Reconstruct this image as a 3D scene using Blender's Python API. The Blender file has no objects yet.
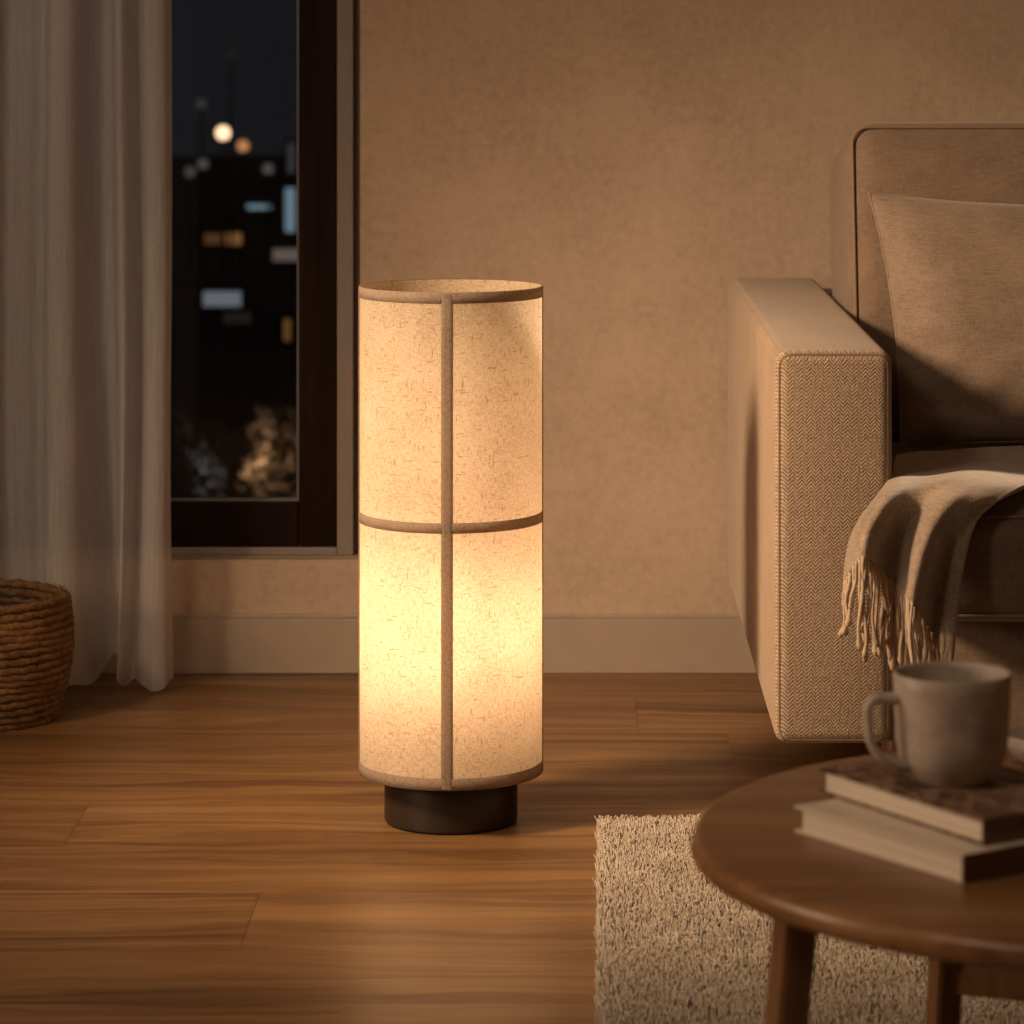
import bpy, bmesh, math, random
import numpy as np
from mathutils import Vector, Matrix
random.seed(7)
PI = math.pi
sc = bpy.context.scene
COL = sc.collection
F, PX, PY, H = 3400.0, 565.0, 30.0, 0.955      # lens in pixels, principal point, eye height

def W(px, py, D):                # where a photo point at depth D stands in the room
    return Vector(((px-PX)/F*D, D, H-(py-PY)/F*D))
def onz(px, py, z):              # where a photo point on a level surface z stands
    D = F*(H-z)/(py-PY)
    return Vector(((px-PX)/F*D, D, z))

# ------------------------------------------------------------------ materials
class N:
    def __init__(s, name):
        s.m = bpy.data.materials.new(name); s.m.use_nodes = True
        s.t = s.m.node_tree; s.t.nodes.clear()
        s.out = s.n('ShaderNodeOutputMaterial')
    def n(s, typ, **kw):
        x = s.t.nodes.new(typ)
        for k, v in kw.items(): setattr(x, k, v)
        return x
    def put(s, sock, v):
        if isinstance(v, bpy.types.NodeSocket): s.t.links.new(v, sock)
        elif v is not None:
            if isinstance(v, (tuple, list)) and len(v) == 3 and len(sock.default_value) == 4: v = (*v, 1)
            sock.default_value = v
    def obj(s): return s.n('ShaderNodeTexCoord').outputs['Object']
    def uv(s): return s.n('ShaderNodeTexCoord').outputs['UV']
    def map(s, vec, scale=(1,1,1), rot=(0,0,0), loc=(0,0,0)):
        x = s.n('ShaderNodeMapping'); s.put(x.inputs[0], vec)
        x.inputs['Scale'].default_value = scale; x.inputs['Rotation'].default_value = rot
        x.inputs['Location'].default_value = loc
        return x.outputs[0]
    def noise(s, vec, scale=5, detail=2, rough=.5, dist=0.):
        x = s.n('ShaderNodeTexNoise'); s.put(x.inputs['Vector'], vec)
        x.inputs['Scale'].default_value = scale; x.inputs['Detail'].default_value = detail
        x.inputs['Roughness'].default_value = rough; x.inputs['Distortion'].default_value = dist
        return x.outputs['Fac']
    def ramp(s, fac, stops, interp='LINEAR'):
        x = s.n('ShaderNodeValToRGB'); s.put(x.inputs[0], fac); r = x.color_ramp; r.interpolation = interp
        while len(r.elements) < len(stops): r.elements.new(.5)
        for e, (p, c) in zip(r.elements, stops):
            e.position = p; e.color = (*c, 1) if isinstance(c, (tuple, list)) else (c, c, c, 1)
        return x.outputs[0]
    def math(s, op, a, b=None, c=None):
        x = s.n('ShaderNodeMath', operation=op); s.put(x.inputs[0], a)
        if b is not None: s.put(x.inputs[1], b)
        if c is not None: s.put(x.inputs[2], c)
        return x.outputs[0]
    def mix(s, fac, a, b, mode='MIX'):
        x = s.n('ShaderNodeMix', data_type='RGBA', blend_type=mode)
        s.put(x.inputs[0], fac); s.put(x.inputs[6], a); s.put(x.inputs[7], b)
        return x.outputs[2]
    def sep(s, vec):
        x = s.n('ShaderNodeSeparateXYZ'); s.put(x.inputs[0], vec); return x.outputs
    def comb(s, a, b, c):
        x = s.n('ShaderNodeCombineXYZ'); s.put(x.inputs[0], a); s.put(x.inputs[1], b); s.put(x.inputs[2], c); return x.outputs[0]
    def bump(s, h, strength=.3, dist=.002):
        x = s.n('ShaderNodeBump'); s.put(x.inputs['Height'], h)
        x.inputs['Strength'].default_value = strength; x.inputs['Distance'].default_value = dist
        return x.outputs[0]
    def pbr(s, color, rough=.6, normal=None, **kw):
        p = s.n('ShaderNodeBsdfPrincipled'); s.put(p.inputs['Base Color'], color); s.put(p.inputs['Roughness'], rough)
        if normal is not None: s.put(p.inputs['Normal'], normal)
        for k, v in kw.items(): s.put(p.inputs[k.replace('_', ' ')], v)
        s.t.links.new(p.outputs[0], s.out.inputs[0]); return p
    def end(s, sh): s.t.links.new(sh, s.out.inputs[0]); return s.m

def mat_plain(name, col, rough=.6, **kw):
    k = N(name); v = k.obj()
    f = k.noise(v, 30, 3)
    k.pbr(k.mix(f, tuple(c*.9 for c in col), tuple(min(1, c*1.08) for c in col)), rough, **kw); return k.m

def mat_wall():
    k = N('plaster_paint'); v = k.obj()
    a = k.noise(v, 6, 5, .65); b = k.noise(v, 70, 4, .7); w = k.noise(k.map(v, (1, 1, .25)), 160, 2)
    f = k.math('ADD', k.math('MULTIPLY', a, .5), k.math('MULTIPLY', b, .5))
    c = k.ramp(f, [(.34, (.395, .305, .235)), (.5, (.475, .372, .285)), (.66, (.54, .43, .335))])
    h = k.math('ADD', b, k.math('MULTIPLY', w, .6))
    k.pbr(c, .85, k.bump(h, .35, .002)); return k.m

def mat_floor():
    k = N('oak_planks'); v = k.obj()
    at = k.n('ShaderNodeAttribute', attribute_name='plank').outputs['Fac']
    s = k.sep(v)
    sh = k.comb(k.math('ADD', s[0], k.math('MULTIPLY', at, 37)), k.math('ADD', s[1], k.math('MULTIPLY', at, 11)), s[2])
    warp = k.noise(k.map(sh, (1.2, 5, 1)), 1.6, 3)
    sv = k.comb(s[0], k.math('ADD', s[1], k.math('MULTIPLY', warp, .16)), at)
    g1 = k.noise(k.map(sv, (.9, 22, 5)), 1.5, 4, .55)
    g2 = k.noise(k.map(sv, (4, 130, 5)), 2.2, 3, .6)
    g3 = k.noise(k.map(sh, (.6, 3.0, 1)), 2, 3)
    f = k.math('ADD', k.math('MULTIPLY', g1, .60), k.math('ADD', k.math('MULTIPLY', g2, .18), k.math('MULTIPLY', g3, .24)))
    c = k.ramp(f, [(.38, (.105, .049, .018)), (.47, (.165, .084, .032)), (.55, (.22, .118, .047)), (.66, (.275, .155, .065))])
    tone = k.ramp(at, [(0, (.92, .91, .90)), (1, (1.06, 1.05, 1.03))])
    c = k.mix(1., c, tone, 'MULTIPLY')
    r = k.ramp(g1, [(.3, .46), (.7, .34)])
    k.pbr(c, r, k.bump(k.math('ADD', g2, g1), .12, .001), Specular_IOR_Level=.5); return k.m

def mat_wood(name, dark, mid, light, rough=.4, scale=1., axis=0, spec=.5):
    k = N(name); v = k.obj()
    sc1 = [28*scale]*3; sc1[axis] = 1.6*scale
    sc2 = [120*scale]*3; sc2[axis] = 5*scale
    g1 = k.noise(k.map(v, tuple(sc1)), 1.2, 4, .6, .4); g2 = k.noise(k.map(v, tuple(sc2)), 1.5, 3)
    f = k.math('ADD', k.math('MULTIPLY', g1, .7), k.math('MULTIPLY', g2, .3))
    c = k.ramp(f, [(.36, dark), (.5, mid), (.64, light)])
    k.pbr(c, rough, k.bump(g2, .08, .0006), Specular_IOR_Level=spec); return k.m

def mat_herringbone():
    k = N('herringbone_upholstery'); v = k.obj(); s = k.sep(v)
    hor = k.math('ADD', s[0], s[1])
    tri = k.math('PINGPONG', hor, .0052)
    jit = k.noise(v, 260, 2)
    ph = k.math('ADD', k.math('MULTIPLY', k.math('ADD', k.math('MULTIPLY', tri, 1.1), s[2]), 2*PI/.0044), k.math('MULTIPLY', jit, 3.6))
    w = k.math('MULTIPLY_ADD', k.math('SINE', ph), .5, .5)
    n2 = k.noise(k.map(v, (1, 1, .25)), 420, 2); n3 = k.noise(v, 9, 3)
    f = k.math('ADD', k.math('MULTIPLY', w, .38), k.math('ADD', k.math('MULTIPLY', n2, .50), k.math('MULTIPLY', n3, .16)))
    c = k.ramp(f, [(.20, (.14, .092, .058)), (.5, (.35, .252, .17)), (.80, (.60, .465, .335))])
    k.pbr(c, .9, k.bump(f, .75, .0016), Sheen_Weight=.25, Sheen_Roughness=.5); return k.m

def mat_weave(name, dark, light, freq=.0022, bump=.6, sheen=.3, slub=True):
    k = N(name); v = k.obj(); s = k.sep(v)
    a = k.math('SINE', k.math('MULTIPLY', k.math('ADD', s[0], s[1]), 2*PI/freq)); b = k.math('SINE', k.math('MULTIPLY', s[2], 2*PI/freq))
    w = k.math('MULTIPLY', a, b)
    n1 = k.noise(k.map(v, (1, 1, .12)), 520, 2); n2 = k.noise(k.map(v, (.12, .12, 1)), 520, 2); n3 = k.noise(v, 22, 4)
    f = k.math('ADD', k.math('MULTIPLY', w, .045), k.math('ADD', k.math('MULTIPLY', k.math('ADD', n1, n2), .34), k.math('MULTIPLY', n3, .32)))
    c = k.ramp(f, [(.32, dark), (.68, light)])
    k.pbr(c, .92, k.bump(f, bump, .0015), Sheen_Weight=sheen, Sheen_Roughness=.5); return k.m

def mat_shade(name, base, trans, tfac, clear=0., slub=.0):
    k = N(name); u = k.uv()
    h1 = k.noise(k.map(u, (150, 900, 1)), 1, 3, .6); v1 = k.noise(k.map(u, (900, 150, 1)), 1, 3, .6)
    h2 = k.noise(k.map(u, (55, 330, 1), loc=(3, 7, 0)), 1, 2, .6, .3); v2 = k.noise(k.map(u, (330, 55, 1), loc=(9, 2, 0)), 1, 2, .6, .3)
    blot = k.noise(k.map(u, (14, 14, 1)), 1, 4, .6)
    weave = k.math('MULTIPLY', k.math('ADD', h1, v1), .5)
    sl = k.math('MAXIMUM', k.ramp(h2, [(.63, 0.), (.69, 1.)]), k.ramp(v2, [(.63, 0.), (.69, 1.)]))
    f = k.math('ADD', weave, k.math('MULTIPLY', k.math('SUBTRACT', blot, .5), .22))
    tone = k.ramp(f, [(.38, (.62, .56, .48)), (.48, (.86, .83, .78)), (.60, (1, 1, 1))])
    tone = k.mix(k.math('MULTIPLY', sl, slub), tone, (.55, .44, .32))
    cd = k.mix(1., base, tone, 'MULTIPLY'); ct = k.mix(1., trans, tone, 'MULTIPLY')
    bmp = k.bump(k.math('ADD', weave, k.math('MULTIPLY', sl, .5)), .55, .0009)
    d = k.n('ShaderNodeBsdfDiffuse'); k.put(d.inputs[0], cd); k.put(d.inputs['Normal'], bmp)
    t = k.n('ShaderNodeBsdfTranslucent'); k.put(t.inputs[0], ct); k.put(t.inputs['Normal'], bmp)
    m = k.n('ShaderNodeMixShader'); m.inputs[0].default_value = tfac
    k.t.links.new(d.outputs[0], m.inputs[1]); k.t.links.new(t.outputs[0], m.inputs[2])
    if clear:
        tr = k.n('ShaderNodeBsdfTransparent'); m2 = k.n('ShaderNodeMixShader'); m2.inputs[0].default_value = clear
        k.t.links.new(m.outputs[0], m2.inputs[1]); k.t.links.new(tr.outputs[0], m2.inputs[2]); return k.end(m2.outputs[0])
    return k.end(m.outputs[0])

def mat_curtain():
    k = N('sheer_linen'); u = k.uv()
    h = k.noise(k.map(u, (90, 1100, 1)), 1, 2); v = k.noise(k.map(u, (420, 9, 1)), 1, 2)
    f = k.math('MULTIPLY', k.math('ADD', h, v), .5)
    c = k.ramp(f, [(.36, (.70, .71, .75)), (.6, (.80, .81, .85))])
    d = k.n('ShaderNodeBsdfDiffuse'); k.put(d.inputs[0], c); t = k.n('ShaderNodeBsdfTranslucent'); k.put(t.inputs[0], c)
    m = k.n('ShaderNodeMixShader'); m.inputs[0].default_value = .35
    k.t.links.new(d.outputs[0], m.inputs[1]); k.t.links.new(t.outputs[0], m.inputs[2])
    tr = k.n('ShaderNodeBsdfTransparent'); m2 = k.n('ShaderNodeMixShader'); k.put(m2.inputs[0], k.ramp(f, [(.35, .40), (.62, .30)]))
    k.t.links.new(m.outputs[0], m2.inputs[1]); k.t.links.new(tr.outputs[0], m2.inputs[2]); return k.end(m2.outputs[0])

def mat_glass():
    k = N('window_glass')
    g = k.n('ShaderNodeBsdfGlossy'); g.inputs['Roughness'].default_value = .02
    t = k.n('ShaderNodeBsdfTransparent'); t.inputs[0].default_value = (.93, .95, .95, 1)
    fr = k.n('ShaderNodeFresnel'); fr.inputs[0].default_value = 1.35
    m = k.n('ShaderNodeMixShader'); k.put(m.inputs[0], fr.outputs[0])
    k.t.links.new(t.outputs[0], m.inputs[1]); k.t.links.new(g.outputs[0], m.inputs[2]); return k.end(m.outputs[0])

def mat_emit(name, col, strength):
    k = N(name); e = k.n('ShaderNodeEmission'); e.inputs[0].default_value = (*col, 1); e.inputs[1].default_value = strength
    return k.end(e.outputs[0])

def mat_rope():
    k = N('woven_seagrass'); v = k.obj()
    a = k.noise(v, 60, 4, .7); b = k.noise(v, 260, 3)
    f = k.math('ADD', k.math('MULTIPLY', a, .6), k.math('MULTIPLY', b, .4))
    c = k.ramp(f, [(.36, (.05, .022, .007)), (.5, (.16, .082, .028)), (.64, (.27, .15, .055))])
    k.pbr(c, .8, k.bump(b, .6, .002)); return k.m

def mat_ceramic():
    k = N('speckled_stoneware'); v = k.obj()
    a = k.noise(v, 45, 4, .6); b = k.noise(v, 420, 2)
    c = k.ramp(a, [(.35, (.48, .415, .365)), (.65, (.64, .57, .51))])
    c = k.mix(k.ramp(b, [(.30, 1.), (.36, 0.)]), c, (.24, .18, .14))
    k.pbr(c, .42, k.bump(a, .15, .002)); return k.m

def mat_cover():
    k = N('patterned_book_cover'); v = k.obj()
    a = k.noise(v, 55, 4, .7, 1.2)
    c = k.ramp(a, [(.42, (.07, .035, .02)), (.5, (.20, .11, .07)), (.56, (.42, .30, .22)), (.66, (.16, .08, .05))])
    k.pbr(c, .55); return k.m

def mat_pages():
    k = N('page_edges'); v = k.obj(); s = k.sep(v)
    l = k.noise(k.map(v, (2, 2, 900)), 1, 2)
    c = k.ramp(l, [(.35, (.74, .65, .55)), (.65, (.90, .83, .73))])
    k.pbr(c, .8, k.bump(l, .3, .0006)); return k.m

def mat_rug():
    k = N('cream_wool_pile'); v = k.obj()
    a = k.noise(v, 14, 4, .6); b = k.noise(v, 160, 2)
    f = k.math('ADD', k.math('MULTIPLY', a, .5), k.math('MULTIPLY', b, .5))
    c = k.ramp(f, [(.36, (.36, .295, .225)), (.64, (.55, .475, .385))])
    k.pbr(c, .95, Sheen_Weight=.3); return k.m

M = dict(
    wall=mat_wall(), floor=mat_floor(), arm=mat_herringbone(),
    cushion=mat_weave('oatmeal_upholstery', (.13, .085, .058), (.25, .178, .127)),
    pillow=mat_weave('linen_pillow_cloth', (.15, .105, .075), (.32, .24, .18), .0026, .7),
    throw=mat_weave('wool_throw_cloth', (.16, .112, .075), (.47, .36, .265), .0056, 1., .6),
    fringe=mat_plain('wool_fringe', (.52, .40, .295), .9),
    piping=mat_plain('upholstery_piping', (.24, .165, .11), .9),
    shade=mat_shade('lamp_linen', (.80, .70, .55), (.90, .80, .68), .60, .006, .8),
    tape=mat_shade('taupe_linen_tape', (.36, .29, .235), (.40, .30, .21), .30, 0., .2),
    bronze=mat_plain('dark_bronze', (.035, .024, .017), .42, Metallic=.35),
    baseb=mat_plain('painted_baseboard', (.38, .315, .26), .5),
    casing=mat_plain('painted_casing', (.25, .215, .195), .55),
    frame=mat_wood('dark_window_wood', (.006, .0022, .001), (.011, .0042, .002), (.02, .008, .004), .6, 1., 2, .12),
    gasket=mat_plain('grey_glazing_bead', (.17, .17, .18), .4),
    glass=mat_glass(), curtain=mat_curtain(), rope=mat_rope(),
    table=mat_wood('walnut_tabletop', (.17, .078, .031), (.26, .128, .055), (.34, .18, .082), .34, .8, 0),
    tleg=mat_wood('walnut_leg', (.15, .07, .03), (.22, .11, .05), (.29, .155, .075), .4, .8, 2),
    mug=mat_ceramic(), cover=mat_cover(), pages=mat_pages(),
    cover2=mat_plain('cream_book_cover', (.82, .74, .65), .5),
    spine=mat_plain('dark_book_spine', (.16, .10, .065), .55),
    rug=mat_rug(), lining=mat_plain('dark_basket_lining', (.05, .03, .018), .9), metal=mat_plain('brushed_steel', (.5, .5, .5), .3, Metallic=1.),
    ceil=mat_plain('ceiling_paint', (.62, .56, .49), .9),
    night=mat_plain('dark_outdoor_wall', (.22, .19, .17), .9), roof=mat_plain('dark_roof', (.05, .045, .045), .9),
    ground=mat_plain('night_ground', (.05, .045, .04), .95), pole=mat_plain('lamp_post_metal', (.02, .02, .02), .6),
    leaf=mat_plain('shrub_leaves', (.17, .14, .09), .8), bark=mat_plain('shrub_bark', (.08, .05, .03), .9),
)

# ------------------------------------------------------------------ mesh helpers
def tag(o, label=None, cat=None, group=None, kind=None):
    for k_, v_ in (('label', label), ('category', cat), ('group', group), ('kind', kind)):
        if v_: o[k_] = v_
    return o
def empty(name, loc, label, cat, group=None, rotz=0):
    o = bpy.data.objects.new(name, None); COL.objects.link(o); o.location = loc; o.rotation_euler[2] = rotz
    o.empty_display_size = .05
    return tag(o, label, cat, group)
def link(name, me, mat, parent=None, smooth=True, world=False):
    """world=True: vertices are given in room coordinates and moved into the parent's frame"""
    o = bpy.data.objects.new(name, me); COL.objects.link(o)
    if mat is not None:
        for m in (mat if isinstance(mat, (list, tuple)) else [mat]): me.materials.append(m)
    if parent is not None:
        o.parent = parent
        if world:
            off = Vector((0, 0, 0)); p = parent
            while p is not None: off += Vector(p.location); p = p.parent
            me.transform(Matrix.Translation(-off))
    if smooth:
        me.polygons.foreach_set('use_smooth', [True]*len(me.polygons))
    return o
def from_bm(bm, name): 
    bmesh.ops.recalc_face_normals(bm, faces=bm.faces)
    me = bpy.data.meshes.new(name); bm.to_mesh(me); bm.free(); return me
def from_py(name, vs, fs, uvs=None):
    me = bpy.data.meshes.new(name); me.from_pydata([tuple(v) for v in vs], [], fs); me.update()
    if uvs is not None:
        l = me.uv_layers.new(name='UVMap')
        for lp in me.loops: l.data[lp.index].uv = uvs[lp.vertex_index]
    return me
def box(x0, x1, y0, y1, z0, z1, r=0., seg=3, name='box'):
    bm = bmesh.new(); bmesh.ops.create_cube(bm, size=1)
    for v in bm.verts:
        v.co = Vector((x0+(v.co.x+.5)*(x1-x0), y0+(v.co.y+.5)*(y1-y0), z0+(v.co.z+.5)*(z1-z0)))
    if r: bmesh.ops.bevel(bm, geom=list(bm.edges), offset=r, segments=seg, profile=.5, affect='EDGES', clamp_overlap=True)
    return from_bm(bm, name)
def boxes(lst, r=0., seg=2, name='boxes'):
    bm = bmesh.new()
    for b in lst:
        me = box(*b, r, seg); bm.from_mesh(me); bpy.data.meshes.remove(me)
    return from_bm(bm, name)
def lathe(prof, n=96, name='lathe', close=False, uvr=None):
    vs, fs, uv = [], [], []
    m = len(prof)
    for i in range(n+1 if uvr else n):
        a = 2*PI*i/n
        for j, (r, z) in enumerate(prof):
            vs.append((r*math.cos(a), r*math.sin(a), z)); uv.append((a*(uvr or 1), z))
    rng = n
    tot = len(vs)//m
    for i in range(rng):
        i2 = (i+1) if uvr else (i+1) % n
        for j in range(m-1 if not close else m):
            j2 = (j+1) % m
            fs.append((i*m+j, i2*m+j, i2*m+j2, i*m+j2))
    return from_py(name, vs, fs, uv if uvr else None)
def tube(path, r, n=8, name='tube', closed=False, rad=None, caps=True):
    vs, fs = [], []
    L = len(path); up = Vector((0, 0, 1)); prev = None
    for i, p in enumerate(path):
        a = path[(i-1) % L] if (closed or i > 0) else path[0]
        b = path[(i+1) % L] if (closed or i < L-1) else path[-1]
        t = (Vector(b)-Vector(a)).normalized()
        if prev is None:
            u = t.cross(up)
            if u.length < 1e-4: u = t.cross(Vector((1, 0, 0)))
        else: u = prev-t*prev.dot(t)
        u.normalize(); prev = u; w = t.cross(u)
        rr = rad(i/(L-1)) if rad else r
        for k_ in range(n):
            q = 2*PI*k_/n; vs.append(Vector(p)+(u*math.cos(q)+w*math.sin(q))*rr)
    for i in range(L if closed else L-1):
        i2 = (i+1) % L
        for k_ in range(n):
            k2 = (k_+1) % n; fs.append((i*n+k_, i*n+k2, i2*n+k2, i2*n+k_))
    if caps and not closed:
        fs.append(tuple(range(n))[::-1]); fs.append(tuple((L-1)*n+k_ for k_ in range(n)))
    return from_py(name, vs, fs)
def merge(meshes, name='merged'):
    bm = bmesh.new()
    for m_ in meshes: bm.from_mesh(m_); bpy.data.meshes.remove(m_)
    me = bpy.data.meshes.new(name); bm.to_mesh(me); bm.free(); return me
def cr(p0, p1, p2, p3, t):
    return .5*((2*p1)+(-p0+p2)*t+(2*p0-5*p1+4*p2-p3)*t*t+(-p0+3*p1-3*p2+p3)*t*t*t)
def spline(pts, n):
    out = []; L = len(pts)
    for i in range(n+1):
        s_ = i/n*(L-1); j = min(int(s_), L-2); t = s_-j
        p = [pts[max(0, min(L-1, j+d))] for d in (-1, 0, 1, 2)]
        out.append(cr(*p, t))
    return out
def structure(o): o['kind'] = 'structure'; return o

# ------------------------------------------------------------------ room shell
WALL = 5.058
XL, XR, YF, ZC = -2.3, 2.6, -1.3, 2.55
OX0, OX1, OZ0, OZ1 = -1.75, (360-PX)/F*WALL, H-(560-PY)/F*WALL, 2.25       # window opening
T = .16
structure(link('wall_back', boxes([(OX1, XR, WALL, WALL+T, -.05, ZC), (XL, OX0, WALL, WALL+T, -.05, ZC),
    (OX0, OX1, WALL, WALL+T, -.05, OZ0), (OX0, OX1, WALL, WALL+T, OZ1, ZC)]), M['wall'], smooth=False))
structure(link('wall_left', box(XL-T, XL, YF, WALL+T, -.05, ZC), M['wall'], smooth=False))
structure(link('wall_right', box(XR, XR+T, YF, WALL+T, -.05, ZC), M['wall'], smooth=False))
structure(link('wall_front', box(XL-T, XR+T, YF-T, YF, -.05, ZC), M['wall'], smooth=False))
structure(link('ceiling', box(XL-T, XR+T, YF-T, WALL+T, ZC, ZC+.12), M['ceil'], smooth=False))

# floor: one mesh of planks
def make_floor():
    pw, y0 = .2139, 3.5486
    vs, fs, tone = [], [], []
    seams = {0: -.338, -1: .60, -2: -.218, 1: .52, 2: -.587, 3: .35, 4: -1.1, 5: .1}
    k0 = int(math.floor((YF-y0)/pw))-1; k1 = int((WALL+.05-y0)/pw)+1
    g, L = .0003, 1.32
    rnd = random.Random(3)
    def q(x0, x1, ya, yb, c, z=0.):
        i = len(vs); vs.extend([(x0, ya, z), (x1, ya, z), (x1, yb, z), (x0, yb, z)]); fs.append((i, i+1, i+2, i+3)); tone.extend([c]*4)
    q(XL-.1, XR+.1, YF-.1, WALL+.1, 0., -.002)
    for k_ in range(k0, k1+1):
        s_ = seams.get(k_, rnd.uniform(-.6, .6)); x = s_-L*4
        while x < XR+.1:
            a, b = max(x, XL-.1), min(x+L, XR+.1)
            if b > a: q(a+g, b-g, max(YF-.1, y0+k_*pw+g), min(WALL+.1, y0+(k_+1)*pw-g), rnd.random())
            x += L
    me = from_py('floor', vs, fs)
    at = me.attributes.new('plank', 'FLOAT', 'POINT'); at.data.foreach_set('value', tone)
    return me
structure(link('floor', make_floor(), M['floor'], smooth=False))
# baseboard with a small stepped lip
bbz = .087
structure(link('baseboard_back', boxes([(XL, XR, WALL-.013, WALL, 0, bbz-.006), (XL, XR, WALL-.009, WALL, bbz-.006, bbz)], .0015), M['baseb'], smooth=False))

# window: recessed casing, dark frame, bead, pane
wd = WALL+.042
cw = .037
structure(link('trim_1', boxes([(OX1-.0125, OX1, wd+.022, wd+.03, OZ0, OZ1), (OX1-cw, OX1-.0125, wd, wd+.03, OZ0, OZ1), (OX0, OX0+cw, wd, wd+.03, OZ0, OZ1),
      (OX0+cw, OX1-cw, wd, wd+.03, OZ0, OZ0+.012), (OX0+cw, OX1-cw, wd, wd+.03, OZ1-.03, OZ1)], .002), M['casing'], smooth=False))
fx1, fx0, fz0, fz1 = OX1-cw, OX0+cw, OZ0+.012, OZ1-.03
fr = .058
fy = wd+.008
win = structure(link('window_1', boxes([(fx1-fr, fx1, fy, fy+.06, fz0, fz1), (fx0, fx0+fr, fy, fy+.06, fz0, fz1),
      (fx0+fr, fx1-fr, fy, fy+.06, fz0, fz0+fr+.008), (fx0+fr, fx1-fr, fy, fy+.06, fz1-fr, fz1)], .003), M['frame'], smooth=False))
bz0 = fz0+fr+.008
b_ = .0045
link('glazing_bead', boxes([(fx1-fr-b_, fx1-fr, fy+.018, fy+.03, bz0, fz1-fr), (fx0+fr, fx0+fr+b_, fy+.018, fy+.03, bz0, fz1-fr),
      (fx0+fr+b_, fx1-fr-b_, fy+.018, fy+.03, bz0, bz0+b_), (fx0+fr+b_, fx1-fr-b_, fy+.018, fy+.03, fz1-fr-b_, fz1-fr)]), M['gasket'], win, smooth=False)
link('pane', box(fx0+fr, fx1-fr, fy+.031, fy+.035, bz0, fz1-fr), M['glass'], win, smooth=False)

# ------------------------------------------------------------------ table lamp on the floor
LD = 4.11; LX = (451-PX)/F*LD
lamp = empty('floor_lamp', (LX, LD, 0), 'lit cylindrical linen lamp with taupe bands on a dark round base', 'lamp')
R = .110; SZ0, SZ1 = .0605, .6455
prof = [(R-.0012, SZ0), (R, SZ0)]+[(R, SZ0+(SZ1-SZ0)*i/40) for i in range(1, 41)]
shade = link('lamp_shade', lathe([(R, SZ0+(SZ1-SZ0)*i/40) for i in range(41)], 128, uvr=R), M['shade'], lamp)
def band(z0, z1, name, lab):
    p = [(R+.0002, z0), (R+.0011, z0+.0003), (R+.0011, z1-.0003), (R+.0002, z1)]
    o = link(name, lathe(p, 128, uvr=R), M['tape'], lamp); o['label'] = lab; return o
band(SZ1-.0125, SZ1+.0008, 'shade_trim', 'taupe linen band round the top rim')
band(SZ0-.0008, SZ0+.0135, 'shade_trim', 'taupe linen band round the bottom rim')
zc = H-(528.5-PY)/F*(LD-R)
band(zc-.0062, zc+.0062, 'shade_trim', 'taupe linen band round the middle')
for q in range(4):
    a0 = -PI/2-.010+q*PI/2
    vs, fs, uv = [], [], []
    hw = .0070/R
    for i in range(7):
        a = a0-hw+2*hw*i/6
        for j in range(2):
            rr = R+.0016 if 0 < i < 6 else R+.0004
            z = (SZ0+.001, SZ1-.001)[j]
            vs.append((rr*math.cos(a), rr*math.sin(a), z)); uv.append((R*a, z))
    for i in range(6): fs.append((i*2, i*2+2, i*2+3, i*2+1))
    o = link('shade_strip', from_py('shade_strip', vs, fs, uv), M['tape'], lamp)
    o['label'] = 'upright taupe linen strip'
# base
link('base', lathe([(0, 0), (.076, 0), (.0795, .0015), (.0805, .005), (.0805, .066), (.079, .0685), (0, .0685)], 96), M['bronze'], lamp)
link('stem', tube([(0, 0, .334), (0, 0, .396)], .010, 16), M['metal'], lamp)
link('light_stop_plate', lathe([(.07, .0625), (R-.0006, .0625), (R-.0006, .0640), (.07, .0640)], 96, close=True), M['bronze'], lamp)  # unseen disc added to keep light from ringing the floor
link('stem', lathe([(0, .068), (.011, .068), (.011, .13), (.018, .132), (.02, .136), (.02, .165), (.016, .17), (0, .17)], 32), M['metal'], lamp)
sp = []
for q in range(3):
    a = 2*PI*q/3+.5
    sp.append(tube([(.01*math.cos(a), .01*math.sin(a), .11), (.108*math.cos(a), .108*math.sin(a), .11)], .0014, 6))
link('shade_support', merge(sp), M['metal'], lamp)
def capsule(z0, z1, r_):
    pr = [(0, z0)]
    for i in range(1, 8): a = -PI/2+PI/2*i/8; pr.append((r_*math.cos(a), z0+r_+r_*math.sin(a)))
    for i in range(0, 8): a = PI/2*i/8; pr.append((r_*math.cos(a), z1-r_+r_*math.sin(a)))
    return lathe(pr+[(0, z1)], 32)
BC = (1., .61, .34)
bl = link('bulb', capsule(.160, .320, .032), mat_emit('warm_bulb', BC, 11.8), lamp)
link('bulb', capsule(.395, .585, .026), mat_emit('upper_shade_glow', BC, 3.3), lamp)  # second emitter added to even the glow up the shade

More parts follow.
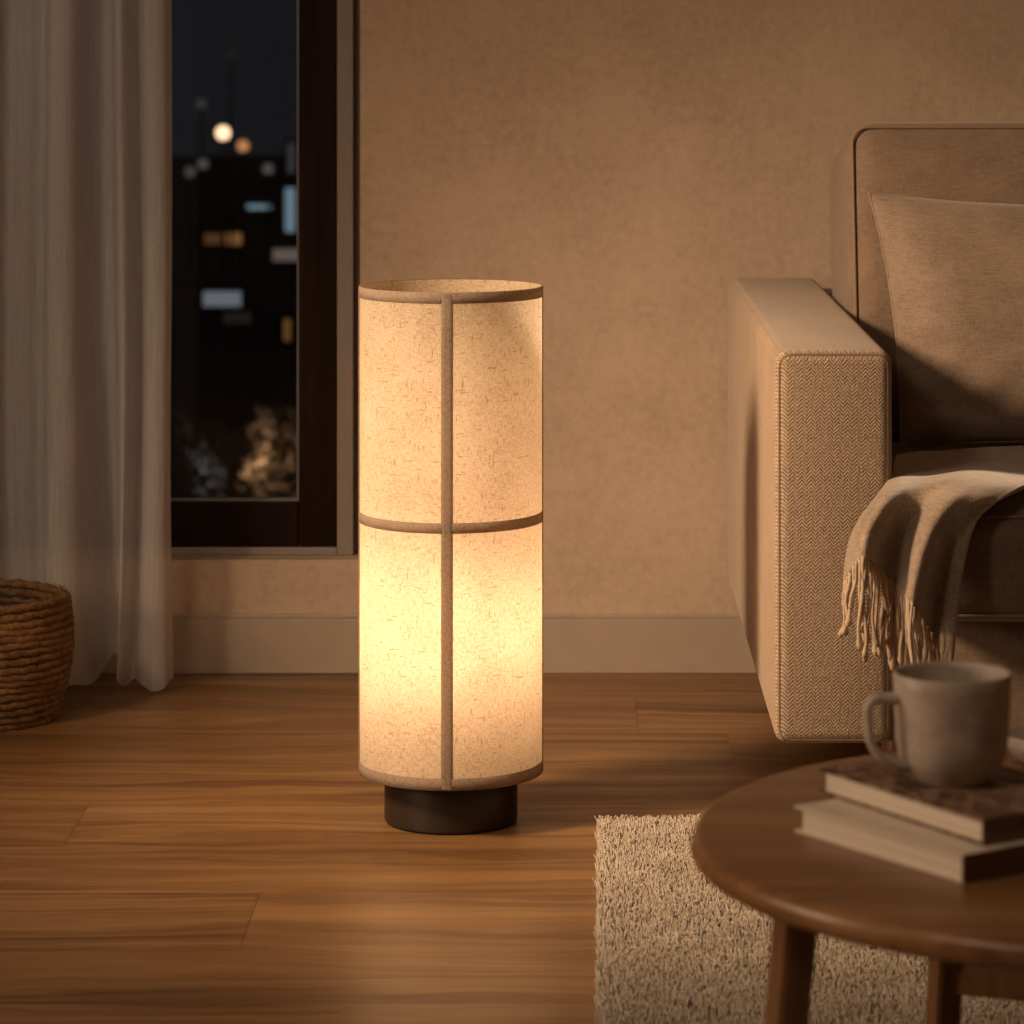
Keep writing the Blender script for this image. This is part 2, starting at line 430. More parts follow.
# ------------------------------------------------------------------ sofa
AX0, AX1 = (775-PX)/F*3.873, (893-PX)/F*3.873
AY0, AY1 = 3.873, 5.02
AZ0, AZ1 = .14, .590
SXR = 2.15
sofa = empty('sofa', (AX0, AY0, 0), 'beige herringbone fabric sofa with block arm beside the wall', 'sofa')
def arm_mesh(x0, x1):
    me = box(x0, x1, AY0, AY1, AZ0, AZ1, .016, 5); return me
def rrect(x0, x1, z0, z1, r, y, n=6):
    pts = []
    for cx, cz, a0 in ((x1-r, z1-r, 0), (x0+r, z1-r, PI/2), (x0+r, z0+r, PI), (x1-r, z0+r, 1.5*PI)):
        for i in range(n+1):
            a = a0+PI/2*i/n; pts.append((cx+r*math.cos(a), y, cz+r*math.sin(a)))
    # densify
    out = []
    for i, p in enumerate(pts):
        q = pts[(i+1) % len(pts)]; d = (Vector(q)-Vector(p)).length; m_ = max(1, int(d/.02))
        for j in range(m_): out.append(Vector(p).lerp(Vector(q), j/m_))
    return out
for x0, x1 in ((AX0, AX1), (SXR-(AX1-AX0), SXR)):
    a = link('arm', arm_mesh(x0, x1), M['arm'], sofa, world=True)
    link('piping', tube(rrect(x0+.0055, x1-.0055, AZ0+.0055, AZ1-.0055, .014, AY0+.0045), .0019, 6, closed=True), M['piping'], a, world=True)
# base, back frame
link('base_frame', box(AX1-.01, SXR-(AX1-AX0)+.01, AY0+.012, AY1-.03, AZ0, .288, .01, 3), M['cushion'], sofa, world=True)
link('backrest', box(AX1-.01, SXR-(AX1-AX0)+.01, 4.875, AY1+.005, AZ0, .575, .02, 4), M['cushion'], sofa, world=True)
def soft_box(x0, x1, y0, y1, z0, z1, r, puff=(0, 0, 0), lean=0.):
    bm = bmesh.new(); me = box(x0, x1, y0, y1, z0, z1, r, 6); bm.from_mesh(me); bpy.data.meshes.remove(me)
    for ax in range(3):
        lo = (x0, y0, z0)[ax]; hi = (x1, y1, z1)[ax]
        nn = 10
        for i in range(1, nn):
            co = [0, 0, 0]; co[ax] = lo+r+(hi-lo-2*r)*i/nn; no = [0, 0, 0]; no[ax] = 1
            bmesh.ops.bisect_plane(bm, geom=list(bm.verts)+list(bm.edges)+list(bm.faces), plane_co=co, plane_no=no)
    c = Vector(((x0+x1)/2, (y0+y1)/2, (z0+z1)/2)); h = Vector(((x1-x0)/2, (y1-y0)/2, (z1-z0)/2))
    for v in bm.verts:
        u = [(v.co[i]-c[i])/h[i] for i in range(3)]
        for ax in range(3):
            o1, o2 = [i for i in range(3) if i != ax]
            v.co[ax] += puff[ax]*u[ax]*max(0, 1-u[o1]**2)*max(0, 1-u[o2]**2)
        tz = (v.co.z-z0)/(z1-z0)
        v.co.y += lean*tz
        if lean: v.co.z -= .062*max(0, (v.co.y-lean*tz-y0-.03)/(y1-y0))*tz**2
    return from_bm(bm, 'cushion')
SM = (AX1+SXR-(AX1-AX0))/2
SY0 = 3.80
seatz = .42
for i, (x0, x1) in enumerate(((AX1+.004, SM-.003), (SM+.003, SXR-(AX1-AX0)-.004))):
    s_ = link('seat_cushion', soft_box(x0, x1, SY0, 4.62, .289, seatz, .032, (0, .006, .006)), M['cushion'], sofa, world=True)
    link('piping', tube(rrect(x0+.010, x1-.010, .289+.010, seatz-.010, .02, SY0+.006), .0025, 6, closed=True), M['piping'], s_, world=True)
BX0 = .376
for i, (x0, x1) in enumerate(((BX0, SM-.004), (SM+.004, SXR-(AX1-AX0)-.008))):
    c_ = link('back_cushion', soft_box(x0, x1, 4.40, 4.76,   .425, .832, .035, (0.004, .02, .006), .105), M['cushion'], sofa, world=True)
    pts = [Vector((p.x, p.y+.105*(p.z-.425)/(.832-.425), p.z)) for p in rrect(x0+.005, x1-.005, .434, .826, .022, 4.410)]
    link('piping', tube(pts, .0024, 6, closed=True), M['piping'], c_, world=True)
for x in (AX0+.175, SXR-.175):
    for y in (4.25, 4.90):
        link('leg', lathe([(0, 0), (.014, 0), (.016, .004), (.022, AZ0+.002), (0, AZ0+.002)], 20), M['tleg'], sofa).location = (x-AX0, y-AY0, 0)

# ------------------------------------------------------------------ pillow
def pillow():
    TL, TR = W(869, 193, 4.37), Vector((.865, 4.40, .722)); BL, BR = W(901, 447, 4.235), Vector((.850, 4.24, .432))
    n = 44; vs, fs = [], []
    nrm = (TR-TL).cross(BL-TL).normalized()
    if nrm.y > 0: nrm = -nrm
    def pt(u, v, side):
        e = .055
        uu = u*(1-e*(1-abs(v)**2.2)*abs(u)**3*1.0); vv = v*(1-e*(1-abs(u)**2.2)*abs(v)**3)
        a, b = (uu+1)/2, (vv+1)/2
        p = TL.lerp(TR, a).lerp(BL.lerp(BR, a), b)
        t = .062*((1-abs(u)**2.6)*(1-abs(v)**2.6))**.55
        w = .004*math.sin(7*u+3*v)*math.sin(5*v-2*u)+.003*math.sin(16*(u+v))*max(0, v)
        w += -.012*max(0, 1-abs((v-.72)-(u+.8)*.25)/.10)*max(0, 1-abs(u+.70)/.35)
        return p+nrm*side*(t+(w if side > 0 else 0)*min(1, t/.03))
    idx = {}
    for side in (1, -1):
        for i in range(n+1):
            for j in range(n+1):
                edge = i in (0, n) or j in (0, n)
                if side == -1 and edge: idx[(side, i, j)] = idx[(1, i, j)]; continue
                # denser towards the edge
                u = math.sin((i/n-.5)*PI); v = math.sin((j/n-.5)*PI)
                idx[(side, i, j)] = len(vs); vs.append(pt(u, v, side))
        for i in range(n):
            for j in range(n):
                f = (idx[(side, i, j)], idx[(side, i+1, j)], idx[(side, i+1, j+1)], idx[(side, i, j+1)])
                fs.append(f if side == 1 else f[::-1])
    border = [pt(math.sin((i/n-.5)*PI), -1, 1) for i in range(n)]+[pt(1, math.sin((j/n-.5)*PI), 1) for j in range(n)] \
        + [pt(math.sin((.5-i/n)*PI), 1, 1) for i in range(n)]+[pt(-1, math.sin((.5-j/n)*PI), 1) for j in range(n)]
    root = empty('throw_pillow', BL, 'plain beige linen pillow leaning on the sofa back cushion', 'pillow')
    bm = bmesh.new(); me = from_py('p', vs, fs); bm.from_mesh(me); bpy.data.meshes.remove(me)
    link('pillow_cover', from_bm(bm, 'pillow_cover'), M['pillow'], root, world=True)
    link('seam', tube(border, .0022, 6, closed=True), M['pillow'], root, world=True)
pillow()

# ------------------------------------------------------------------ throw blanket with fringe
def throw():
    # rows from the back of the seat to the hem; columns left to right, (px, py, depth or None = lies on the seat)
    zt = seatz+.014
    rows = [
      [(897,458,0),(915,455,0),(938,454,0),(965,452,0),(996,450,0),(1036,449,0),(1082,449,0)],
      [(894,468,0),(912,465,0),(936,463,0),(962,461,0),(992,460,0),(1030,460,0),(1070,463,0)],
      [(892,478,0),(909,474,0),(932,471,0),(956,470,0),(984,469,0),(1014,471,0),(1046,476,0)],
      [(886,488,3.85),(902,484,3.845),(922,482,3.845),(944,481,3.84),(968,481,3.835),(996,482,3.835),(1026,488,3.835)],
      [(876,500,3.80),(890,497,3.77),(908,497,3.785),(928,498,3.79),(952,497,3.765),(978,496,3.775),(1002,499,3.785)],
      [(862,518,3.775),(877,514,3.735),(895,516,3.765),(914,519,3.78),(936,517,3.735),(960,514,3.755),(982,514,3.775)],
      [(852,538,3.765),(867,533,3.715),(885,537,3.755),(904,544,3.775),(924,545,3.710),(947,543,3.755),(969,540,3.755)],
      [(847,560,3.76),(864,547,3.705),(881,554,3.75),(900,568,3.765),(917,575,3.700),(938,582,3.755),(960,582,3.735)],
      [(845,582,3.755),(862,559,3.70),(879,568,3.745),(897,588,3.76),(912,604,3.695),(931,632,3.755),(951,668,3.72)],
    ]
    P = []
    for r in rows:
        P.append([onz(x, y, zt) if not D else W(x, y, D) for x, y, D in r])
    nu, nv = 90, 90
    R1 = [spline(r, nu) for r in P]
    G = [spline([R1[i][c] for i in range(len(R1))], nv) for c in range(nu+1)]
    vs, fs = [], []
    for c in range(nu+1):
        for j in range(nv+1):
            p = G[c][j].copy()
            q = min(1, max(0, (j/nv-.35)/.3))
            p.y += .0012*q*math.sin(c*.35+j*.05)
            p.z += (1-q)*.0018*(1+math.sin(c*.13+j*.12)*math.sin(j*.15))
            vs.append(p)
    m = nv+1
    for c in range(nu):
        for j in range(nv): fs.append((c*m+j, c*m+j+1, (c+1)*m+j+1, (c+1)*m+j))
    root = empty('throw_blanket', G[45][40], 'fringed beige wool throw draped over the front of the sofa seat', 'blanket')
    o = link('blanket_cloth', from_py('cloth', vs, fs), M['throw'], root, world=True)
    s_ = o.modifiers.new('thick', 'SOLIDIFY'); s_.thickness = .005; s_.offset = 0
    # tassels
    rnd = random.Random(5)
    nt = 40
    for i in range(nt):
        c = int(i/(nt-1)*nu); h = vs[c*m+nv]
        L = (.050+.018*rnd.random()) if c < 12 else (.080+.034*rnd.random())
        if c > 62: L = .050+.02*rnd.random()
        dx = rnd.uniform(-.006, .006); ph = rnd.uniform(0, 6.28); dy = rnd.uniform(-.007, .004)
        path = []
        for j in range(15):
            t = j/14
            path.append(Vector((h.x+dx*t+.0028*math.sin(ph+t*7)*t**.7, h.y+dy*t+.002*math.sin(ph*2+t*8), h.z+.003-L*t)))
        def rad(t, r0=rnd.uniform(.0018, .0024)):
            return r0*(1+.18*math.sin(t*48)) if t < .9 else r0*(1.7 if t < .96 else 1.2)
        link('tassel', tube(path, .002, 6, rad=rad), M['fringe'], root, world=True)
throw()

# ------------------------------------------------------------------ rug
def rug():
    z0 = .006
    x_back, x_front = (598-PX)/F*4.12, (598-PX)/F*3.2
    Yb, Yf = 4.055, 1.55
    Xr = 1.75
    def xl(y): return x_back+(x_front-x_back)*(Yb-y)/(Yb-3.2)
    root = empty('rug', (xl(Yb), Yb, 0), 'cream deep-pile rug lying on the wood floor under the coffee table', 'rug')
    me = from_py('b', [(xl(Yf), Yf, 0), (Xr, Yf, 0), (Xr, Yb, 0), (xl(Yb), Yb, 0), (xl(Yf), Yf, z0), (Xr, Yf, z0), (Xr, Yb, z0), (xl(Yb), Yb, z0)],
                 [(3,2,1,0),(4,5,6,7),(0,1,5,4),(1,2,6,5),(2,3,7,6),(3,0,4,7)])
    link('backing', me, M['rug'], root, smooth=False, world=True)
    rs = np.random.RandomState(4)
    # tufts: small twisted cones, denser where the rug is seen from nearby
    n = 130000
    X = rs.uniform(0, 1, n); Y = rs.uniform(2.55, Yb, n)
    XLm = x_back+(x_front-x_back)*(Yb-Y)/(Yb-3.2)
    X = XLm+X*(.80-XLm)
    n2 = 16000
    Y2 = rs.uniform(Yf, Yb, n2); X2 = rs.uniform(.03, Xr, n2)
    k2 = (Y2 < 2.55) | (X2 > .8)
    X = np.concatenate([X, X2[k2]]); Y = np.concatenate([Y, Y2[k2]]); n = len(X)
    big = np.concatenate([np.ones(130000), np.full(k2.sum(), 2.4)])
    clump = .5+.5*np.sin(X*310+2*np.sin(Y*190))*np.sin(Y*270+2*np.sin(X*230))
    h = (.0085+.0045*rs.rand(n)+.003*clump)
    lx = (rs.randn(n)*.0030); ly = rs.randn(n)*.0030
    w = .00115*big
    ang = rs.uniform(0, 2*PI, n)
    V = np.zeros((n, 6, 3))
    for k_ in range(3):
        a = ang+k_*2*PI/3
        V[:, k_, 0] = X+np.cos(a)*w; V[:, k_, 1] = Y+np.sin(a)*w; V[:, k_, 2] = z0-.001
        V[:, 3+k_, 0] = X+lx+np.cos(a+.6)*w*.75; V[:, 3+k_, 1] = Y+ly+np.sin(a+.6)*w*.75; V[:, 3+k_, 2] = z0+h
    base = np.arange(n)[:, None]*6
    quads = np.concatenate([base+np.array([[0, 1, 4, 3]]), base+np.array([[1, 2, 5, 4]]), base+np.array([[2, 0, 3, 5]])], 0)
    tris = base+np.array([[3, 4, 5]])
    me = bpy.data.meshes.new('pile')
    me.vertices.add(n*6); me.vertices.foreach_set('co', V.reshape(-1))
    loops = np.concatenate([quads.reshape(-1), tris.reshape(-1)])
    me.loops.add(len(loops)); me.loops.foreach_set('vertex_index', loops.astype(np.int32))
    nq, nt = len(quads), len(tris)
    me.polygons.add(nq+nt)
    st = np.concatenate([np.arange(nq)*4, nq*4+np.arange(nt)*3])
    me.polygons.foreach_set('loop_start', st.astype(np.int32))
    me.update(calc_edges=True)
    o = link('pile', me, M['rug'], root, world=True); o['kind'] = 'stuff'
rug()

# ------------------------------------------------------------------ coffee table
TZ = .36; TR_ = .3294; TC = Vector(((1135-PX)/F*2.519, 2.519, 0))
table = empty('coffee_table', TC, 'low round brown wooden coffee table with square splayed legs on the rug', 'table')
tt = .0205
def disc_prof(r, z1, t, e):
    p = [(0, z1-t)]+[(r-e, z1-t)]
    for i in range(1, 9):
        a = -PI/2+PI*i/9; p.append((r-e+e*math.cos(a), z1-t/2+(t/2)*math.sin(a)))
    return p+[(r-e, z1), (r*.5, z1), (0, z1)]
link('tabletop', lathe(disc_prof(TR_, TZ, tt, .008), 160), M['table'], table)
rugtop = .006
lp = []
for q in range(4):
    a = math.radians(202)-q*PI/2
    ca, sa = math.cos(a), math.sin(a)
    top, bot = .277, .277+.034
    s1, s2 = .0130, .0098
    vs = []
    for rr, z, s_ in ((bot, rugtop, s2), (top, TZ-tt+.001, s1)):
        for du, dv in ((-1, -1), (1, -1), (1, 1), (-1, 1)):
            vs.append((ca*(rr+du*s_)-sa*dv*s_, sa*(rr+du*s_)+ca*dv*s_, z))
    bm = bmesh.new(); me = from_py('leg', vs, [(3,2,1,0),(4,5,6,7),(0,1,5,4),(1,2,6,5),(2,3,7,6),(3,0,4,7)]); bm.from_mesh(me)
    bmesh.ops.bevel(bm, geom=list(bm.edges), offset=.002, segments=2, affect='EDGES')
    link('leg', from_bm(bm, 'leg'), M['tleg'], table, smooth=False)
    rr = .277+.034*(TZ-tt-.178)/(TZ-tt)
    lp.append(Vector((ca*rr, sa*rr, .178)))
def rail(a, b, w, h):
    d = (b-a).normalized(); s_ = Vector((-d.y, d.x, 0))*w/2; u = Vector((0, 0, h/2))
    a = a+d*.008; b = b-d*.008
    vs = [a-s_-u, a+s_-u, a+s_+u, a-s_+u, b-s_-u, b+s_-u, b+s_+u, b-s_+u]
    return from_py('rail', vs, [(0,1,2,3),(7,6,5,4),(0,4,5,1),(1,5,6,2),(2,6,7,3),(3,7,4,0)])
link('stretcher', rail(lp[1], lp[2], .016, .022), M['tleg'], table, smooth=False)
link('stretcher', rail(lp[3], lp[0], .016, .022), M['tleg'], table, smooth=False)

# ------------------------------------------------------------------ books
def book(A, Bp, wid, z, th, label, cm, sm):
    """A: far-left bottom corner, Bp: near corner; the long page side runs A-B, the spine lies on the right end"""
    d = (Bp-A); L = d.length; ang = math.atan2(d.y, d.x)
    root = empty('book', (A.x, A.y, z), label, 'book', rotz=ang)
    ct = .0018
    # local: x along A->B, y to the right/back
    cv = merge([box(0, L, 0, wid, 0, ct, .0005), box(0, L, 0, wid, th-ct, th, .0005)])
    link('cover', cv, cm, root, smooth=False)
    link('spine', box(L-.0018, L+.0006, 0, wid, 0, th, .0006), sm, root, smooth=False)
    link('page_block', box(.007, L-.0019, .0025, wid-.0025, ct+.0001, th-ct-.0001, .0004), M['pages'], root, smooth=False)
b1 = .0195; b2 = .0185
A = onz(794, 832, TZ); B = onz(963, 884, TZ)
book(A, B, .135, TZ+.0002, b1, 'cream-covered book lying flat on the coffee table, lower of the two', M['cover2'], M['spine'])
z2 = TZ+.0002+b1+.0002
A = onz(818, 768, z2+b2); B = onz(983, 820, z2+b2)
book(A, B, .125, z2, b2, 'book with brown patterned cover lying on the cream book, under the mug', M['cover'], M['spine'])

# ------------------------------------------------------------------ mug
def mug():
    z = z2+b2+.0002
    c = onz(952, 780, z)
    root = empty('mug', c, 'speckled grey-beige stoneware mug standing on the stacked books', 'mug')
    h, r = .0805, .0440
    p = [(0, .004), (.021, .004), (.023, 0), (.027, 0), (.029, .003), (.0345, .009), (.0395, .018), (.0415, .03), (.0425, .05), (.0435, .07), (r, h-.001),
         (r-.0010, h), (r-.0028, h-.0008), (r-.0036, h-.004), (.0385, .05), (.0375, .03), (.034, .015), (.026, .008), (0, .007)]
    link('cup', lathe(p, 96), M['mug'], root)
    pts = [Vector((-.040, 0, .0625)), Vector((-.050, 0, .063)), Vector((-.0605, 0, .0625)), Vector((-.0655, 0, .057)), Vector((-.0655, 0, .044)),
           Vector((-.0635, 0, .032)), Vector((-.057, 0, .0215)), Vector((-.047, 0, .015)), Vector((-.036, 0, .012))]
    pts = spline(pts, 40)
    o = tube(pts, .0045, 12, rad=lambda t: .0036+.0014*abs(2*t-1)**3)
    for v in o.vertices: v.co.y *= 1.35
    a = math.radians(14)
    o.transform(Matrix.Rotation(a, 4, 'Z'))
    link('handle', o, M['mug'], root)
mug()
def dish():
    c = Vector(((1046-PX)/F*2.77, 2.77, TZ))
    o = link('dish', lathe([(0, .0), (.022, 0), (.026, .002), (.032, .011), (.0345, .021), (.0335, .0222), (.030, .012), (.022, .006), (0, .005)], 48), M['mug'])
    o.location = c
    tag(o, 'small pale shallow dish at the far edge of the coffee table behind the mug', 'dish')
dish()

# ------------------------------------------------------------------ basket
def basket():
    D = 4.72; c = Vector(((-18-PX)/F*D, D, 0))
    root = empty('basket', c, 'round woven brown seagrass basket on the floor by the curtain', 'basket')
    n = 17; zt = .172; rt = .0056
    def rad(z):
        t = z/zt
        return .103+.018*t+.014*math.sin(PI*t)
    meshes = []
    for i in range(n):
        z = rt+(zt-2*rt)*i/(n-1); r = rad(z)-rt
        vs, fs = [], []
        seg, m = 220, 10
        for a_ in range(seg):
            a = 2*PI*a_/seg
            zz = z+.0016*math.sin(a*3+i)
            for k_ in range(m):
                q = 2*PI*k_/m
                rr = rt*(1.10+.14*math.cos(2*q+a*26+i*1.7))
                vs.append(((r+rr*math.cos(q))*math.cos(a), (r+rr*math.cos(q))*math.sin(a), zz+rr*math.sin(q)))
        for a_ in range(seg):
            for k_ in range(m):
                fs.append((a_*m+k_, ((a_+1) % seg)*m+k_, ((a_+1) % seg)*m+(k_+1) % m, a_*m+(k_+1) % m))
        meshes.append(from_py('coil', vs, fs))
    body = link('woven_wall', merge(meshes), M['rope'], root)
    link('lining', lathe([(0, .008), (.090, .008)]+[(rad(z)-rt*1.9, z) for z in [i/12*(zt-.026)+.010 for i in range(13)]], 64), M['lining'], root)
    # stray fibres round the rim
    rnd = random.Random(2); fib = []
    for i in range(70):
        a = rnd.uniform(0, 2*PI); r = rad(zt)-rt; p = Vector((r*math.cos(a), r*math.sin(a), zt-.002))
        d = Vector((rnd.uniform(-1, 1), rnd.uniform(-1, 1), rnd.uniform(.3, 1)))*.009
        fib.append(tube([p, p+d*.6, p+d+Vector((0, 0, -.002))], .0005, 4))
    link('loose_fibre', merge(fib), M['rope'], root)['kind'] = 'stuff'
basket()

# ------------------------------------------------------------------ curtain
def curtain():
    prof = [(168,.0),(166,.012),(163,.030),(153,.036),(145,.026),(139,-.006),(134,.004),(130,.030),(125,.040),(120,.026),(114,-.012),(104,-.028),(95,-.026),
            (88,-.004),(84,.034),(77,.050),(66,.054),(56,.046),(50,.018),(46,-.014),(38,-.028),(26,-.024),(12,-.020),(0,-.012),
            (-14,.030),(-28,.036),(-40,.0),(-56,-.025),(-76,.0),(-92,.035),(-110,.03),(-126,-.01),(-150,-.02),(-176,.03),(-200,.02),(-226,-.02),(-256,.03),(-290,.0)]
    xs = spline([p[0] for p in prof], 420); ds = spline([p[1] for p in prof], 420)
    D0 = 4.945; ZT, ZB = 2.28, .004
    nz = 90; vs, fs, uv = [], [], []
    x1 = (170-PX)/F*D0
    s = 0; prev = None
    for i, (x, d) in enumerate(zip(xs, ds)):
        X = (x-PX)/F*D0
        if prev is not None: s += math.hypot(X-prev[0], d-prev[1])
        prev = (X, d)
        for j in range(nz+1):
            t = j/nz; z = ZB+(ZT-ZB)*(1-t)**1.0 if False else ZT+(ZB-ZT)*t
            low = max(0, 1-z/.55)                        # towards the hem the folds loosen
            amp = .85+.35*low
            xx = X+.006*math.sin(z*2.1+i*.02)*(1-low)+low*low*(.010*math.sin(i*.05+1.2))
            if 128 < i < 190: pass
            g = math.exp(-((x-108)/13)**2)
            dd = d*amp-.02*g*low
            dd = max(-.052, dd)
            zz = z
            if z < .12:
                zz = z+(.006*math.sin(i*.16)+.006)*(1-z/.12)+.030*g*(1-z/.12)
                dd += .014*(1-z/.12)**2
            vs.append((xx, D0-dd, zz)); uv.append((s, z))
    m = nz+1
    for i in range(420):
        for j in range(nz): fs.append((i*m+j, i*m+j+1, (i+1)*m+j+1, (i+1)*m+j))
    o = link('curtain', from_py('curtain', vs, fs, uv), M['curtain'])
    tag(o, 'long sheer off-white linen curtain hanging in folds before the window', 'curtain')
    rod = empty('curtain_rod', (-1.2, D0, 2.29), 'thin dark curtain rod above the window', 'curtain rod')
    link('rod', tube([(-1.0, 0, 0), (1.1, 0, 0)], .010, 12), M['frame'], rod)
    for bx in (-.9, 1.0): link('bracket', box(bx, bx+.02, -.01, WALL-D0, -.012, .012), M['frame'], rod)
curtain()

# ------------------------------------------------------------------ the night outside
GZ = -4.2
go = structure(link('ground_outside', box(-60, 40, 6.5, 140, GZ-.2, GZ), M['ground'], smooth=False))
def globe(px, py, D, rpx, col, st, label):
    p = W(px, py, D); r = rpx/F*D
    root = empty('street_lamp', (p.x, p.y, GZ), label, 'street lamp', 'globe lamps in the dark outside the window')
    hh = p.z-GZ
    link('post', lathe([(0, 0), (.12, 0), (.10, .15), (.03, .3), (.018, hh-r-.02), (.06, hh-r+.01), (0, hh-r+.01)], 12), M['pole'], root)
    bm = bmesh.new(); bmesh.ops.create_uvsphere(bm, u_segments=20, v_segments=12, radius=r)
    o = link('globe', from_bm(bm, 'globe'), mat_emit('lamp_globe', col, st), root); o.location = (0, 0, hh)
globe(223, 133, 51, 7.2, (1, .62, .36), 1.9, 'brightest round warm street lamp in the night outside the window')
globe(243, 146, 52, 5.8, (1, .42, .16), .50, 'amber round street lamp just right of the brightest one outside')
globe(201, 104, 53, 5.5, (.6, .55, .5), .05, 'dim grey round lamp up left of the brightest one outside')
globe(231, 55, 53.4, 6, (.6, .52, .45), .018, 'faintest round lamp, highest in the dark window')
globe(190, 172, 51.5, 5.5, (.7, .65, .6), .07, 'dim grey lamp beside the curtain edge, lower left of a close pair')
globe(203, 164, 52.6, 5.5, (.7, .65, .6), .085, 'dim grey lamp, upper right of a close pair outside')
globe(268, 169, 51.2, 5.5, (.7, .65, .6), .09, 'dim grey round lamp near the window frame, lower right of the amber one')

def house(x0p, x1p, ytop, D, depth, label, wins, rh=.12):
    a = W(x0p, ytop, D); b = W(x1p, ytop, D)
    root = empty('house', (a.x, D, GZ), label, 'house')
    w = b.x-a.x; h = a.z-GZ
    link('wall', box(0, w, 0, depth, 0, h), M['night'], root, smooth=False)
    vs = [(-.1, -.1, h), (w+.1, -.1, h), (w+.1, depth+.1, h), (-.1, depth+.1, h), (.0, depth/2, h+rh), (w, depth/2, h+rh)]
    link('roof', from_py('roof', vs, [(0,1,5,4),(1,2,5),(2,3,4,5),(3,0,4),(3,2,1,0)]), M['roof'], root, smooth=False)
    for (px, py, wp, hp, col, st) in wins:
        c = W(px, py, D-.06); ww, hh = wp/F*D, hp/F*D
        c = c-Vector(root.location)
        f = link('window', boxes([(c.x-ww/2-.06, c.x+ww/2+.06, -.05, .02, c.z-hh/2-.06, c.z-hh/2), (c.x-ww/2-.06, c.x+ww/2+.06, -.05, .02, c.z+hh/2, c.z+hh/2+.06),
              (c.x-ww/2-.06, c.x-ww/2, -.05, .02, c.z-hh/2, c.z+hh/2), (c.x+ww/2, c.x+ww/2+.06, -.05, .02, c.z-hh/2, c.z+hh/2)]), M['roof'], root, smooth=False)
        link('lit_pane', box(c.x-ww/2, c.x+ww/2, -.03, -.01, c.z-hh/2, c.z+hh/2), mat_emit('lit_window', col, st), f, smooth=False)
house(246, 420, 178, 62, 8, 'dark house with bluish lit windows, farthest right behind the frame',
      [(259, 212, 24, 15, (.42, .62, .74), .30), (290, 210, 10, 44, (.42, .58, .72), .28), (278, 255, 46, 12, (.60, .46, .38), .16), (291, 158, 7, 30, (.5, .5, .55), .06)])
house(60, 246, 226, 54.5, 5, 'dark house with an orange strip of lit window beside the curtain edge',
      [(211, 239, 20, 11, (.9, .42, .15), .07), (235, 239, 18, 12, (.95, .44, .15), .17)])
house(100, 420, 284, 44, 2.4, 'low dark house nearest the window with a grey-blue lit window',
      [(222, 299, 38, 15, (.50, .53, .62), .22), (287, 330, 7, 22, (.85, .38, .12), .12), (237, 318, 28, 12, (.45, .34, .28), .025)])

def shrub(px, py, D, w, label, seed, light=None):
    top = W(px, py, D); rs = np.random.RandomState(seed)
    h = top.z-GZ
    root = empty('shrub', (top.x, D, GZ), label, 'shrub', 'shrubs below the window at night')
    rnd = random.Random(seed)
    tubes = []
    for i in range(7):
        a = rnd.uniform(0, 6.28)
        tubes.append(tube([(0, 0, 0), (.12*w*math.cos(a), .12*w*math.sin(a), h*.4), (.3*w*math.cos(a), .3*w*math.sin(a), h*.8)], .03, 6, rad=lambda t: .04*(1-t*.7)))
    link('stem', merge(tubes), M['bark'], root)
    vs, fs = [], []
    for i in range(5200):
        d = rs.randn(3); d /= np.linalg.norm(d); q = rs.rand()**.4
        lump = 1+.22*math.sin(d[0]*5+seed)*math.sin(d[2]*6+d[1]*4)
        c = np.array([d[0]*w/2*q*lump, d[1]*w/2*q*lump, h*.56+d[2]*h*.44*q*lump])
        u = rs.randn(3); u /= np.linalg.norm(u); v = np.cross(u, rs.randn(3)); v /= np.linalg.norm(v)
        k_ = len(vs); s_ = .05+.03*rs.rand()
        vs += [c-u*s_, c+v*s_*.5, c+u*s_, c-v*s_*.5]; fs.append((k_, k_+1, k_+2, k_+3))
    link('foliage', from_py('foliage', vs, fs), M['leaf'], root, smooth=False)
shrub(205, 425, 33, 1.1, 'leafy shrub outside, left of the lit one', 1)
shrub(262, 415, 35, .9, 'leafy shrub outside the window catching the warm garden light', 2)
shrub(300, 390, 31, 1.0, 'leafy shrub outside beside the dark window frame', 3)
shrub(150, 400, 30, 1.2, 'leafy shrub outside seen behind the curtain edge', 4)
def light(name, typ, loc, energy, col, **kw):
    l = bpy.data.lights.new(name, typ); l.energy = energy; l.color = col
    for k_, v_ in kw.items(): setattr(l, k_, v_)
    o = bpy.data.objects.new(name, l); COL.objects.link(o); o.location = loc; return o
p = W(250, 455, 30.5)
light('shrub_light', 'POINT', (p.x, p.y, p.z), 6.5, (1, .58, .36), shadow_soft_size=.1)

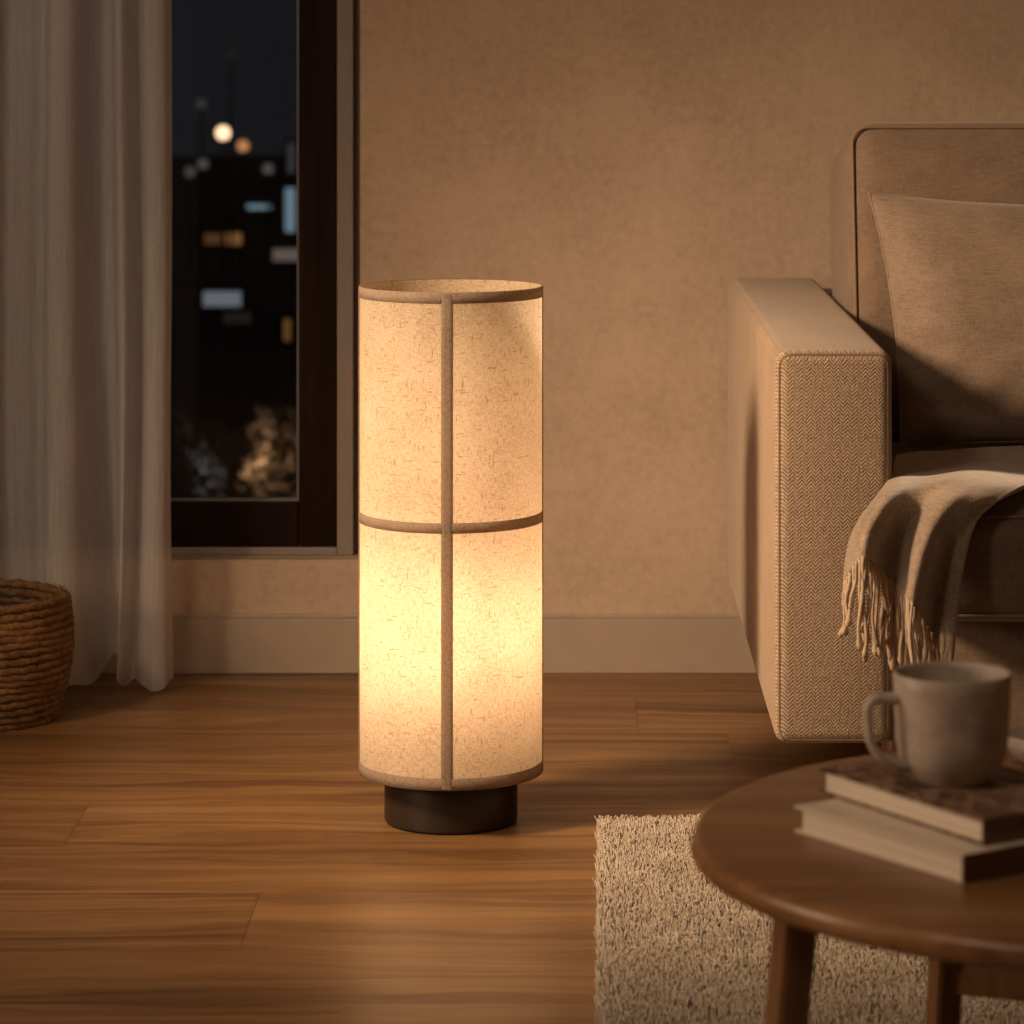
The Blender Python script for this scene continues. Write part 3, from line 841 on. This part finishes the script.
# ------------------------------------------------------------------ lights and world
p = W(205, 468, 30.0)
light('shrub_light', 'POINT', (p.x, p.y, p.z), 2.5, (.65, .7, 1), shadow_soft_size=.1)  # extra cool light added to widen the glow on the shrubs
def aim(o, tgt): o.rotation_euler = (Vector(tgt)-o.location).to_track_quat('-Z', 'Y').to_euler()
light('left_fill_light', 'POINT', (-1.95, 2.6, .9), 30, (1, .72, .47), shadow_soft_size=.24)  # added fill from out of view on the left, no lamp stands there
spot = light('added_spot_light', 'SPOT', (-1.42, 3.25, 1.45), 215, (1, .68, .42), shadow_soft_size=.22, spot_size=math.radians(60), spot_blend=1.)  # added spot without a fixture, lifts wall, floor and sofa arm
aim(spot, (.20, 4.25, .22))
key = light('overhead_fill_light', 'AREA', (-1.3, 1.2, 2.35), 9, (1, .76, .54), shape='DISK', size=.5)  # soft overhead fill added for general brightness, no lamp model
aim(key, (.1, 4.0, .3))
w = bpy.data.worlds.new('night_sky'); sc.world = w; w.use_nodes = True
bg = w.node_tree.nodes['Background']; bg.inputs[0].default_value = (.35, .38, .48, 1); bg.inputs[1].default_value = .018

# ------------------------------------------------------------------ camera
cd = bpy.data.cameras.new('camera'); cam = bpy.data.objects.new('camera', cd); COL.objects.link(cam)
cam.location = (0, 0, H); cam.rotation_euler = (PI/2, 0, 0)
cd.sensor_width = 36; cd.lens = F/1024*36; cd.shift_x = (512-PX)/1024; cd.shift_y = -(512-PY)/1024
cd.clip_start = .05; cd.clip_end = 300
cd.dof.use_dof = True; cd.dof.focus_distance = LD-.05; cd.dof.aperture_fstop = (F/1024*36/1000)/.0125
sc.camera = cam
sc.view_settings.view_transform = 'Standard'; sc.view_settings.look = 'None'
sc.view_settings.exposure = .28; sc.view_settings.gamma = 1; sc.view_settings.use_curve_mapping = False
sc.cycles.use_denoising = True
sc.cycles.max_bounces = 14; sc.cycles.diffuse_bounces = 7; sc.cycles.transparent_max_bounces = 16
sc.cycles.sample_clamp_indirect = 8
sc.cycles.caustics_reflective = False
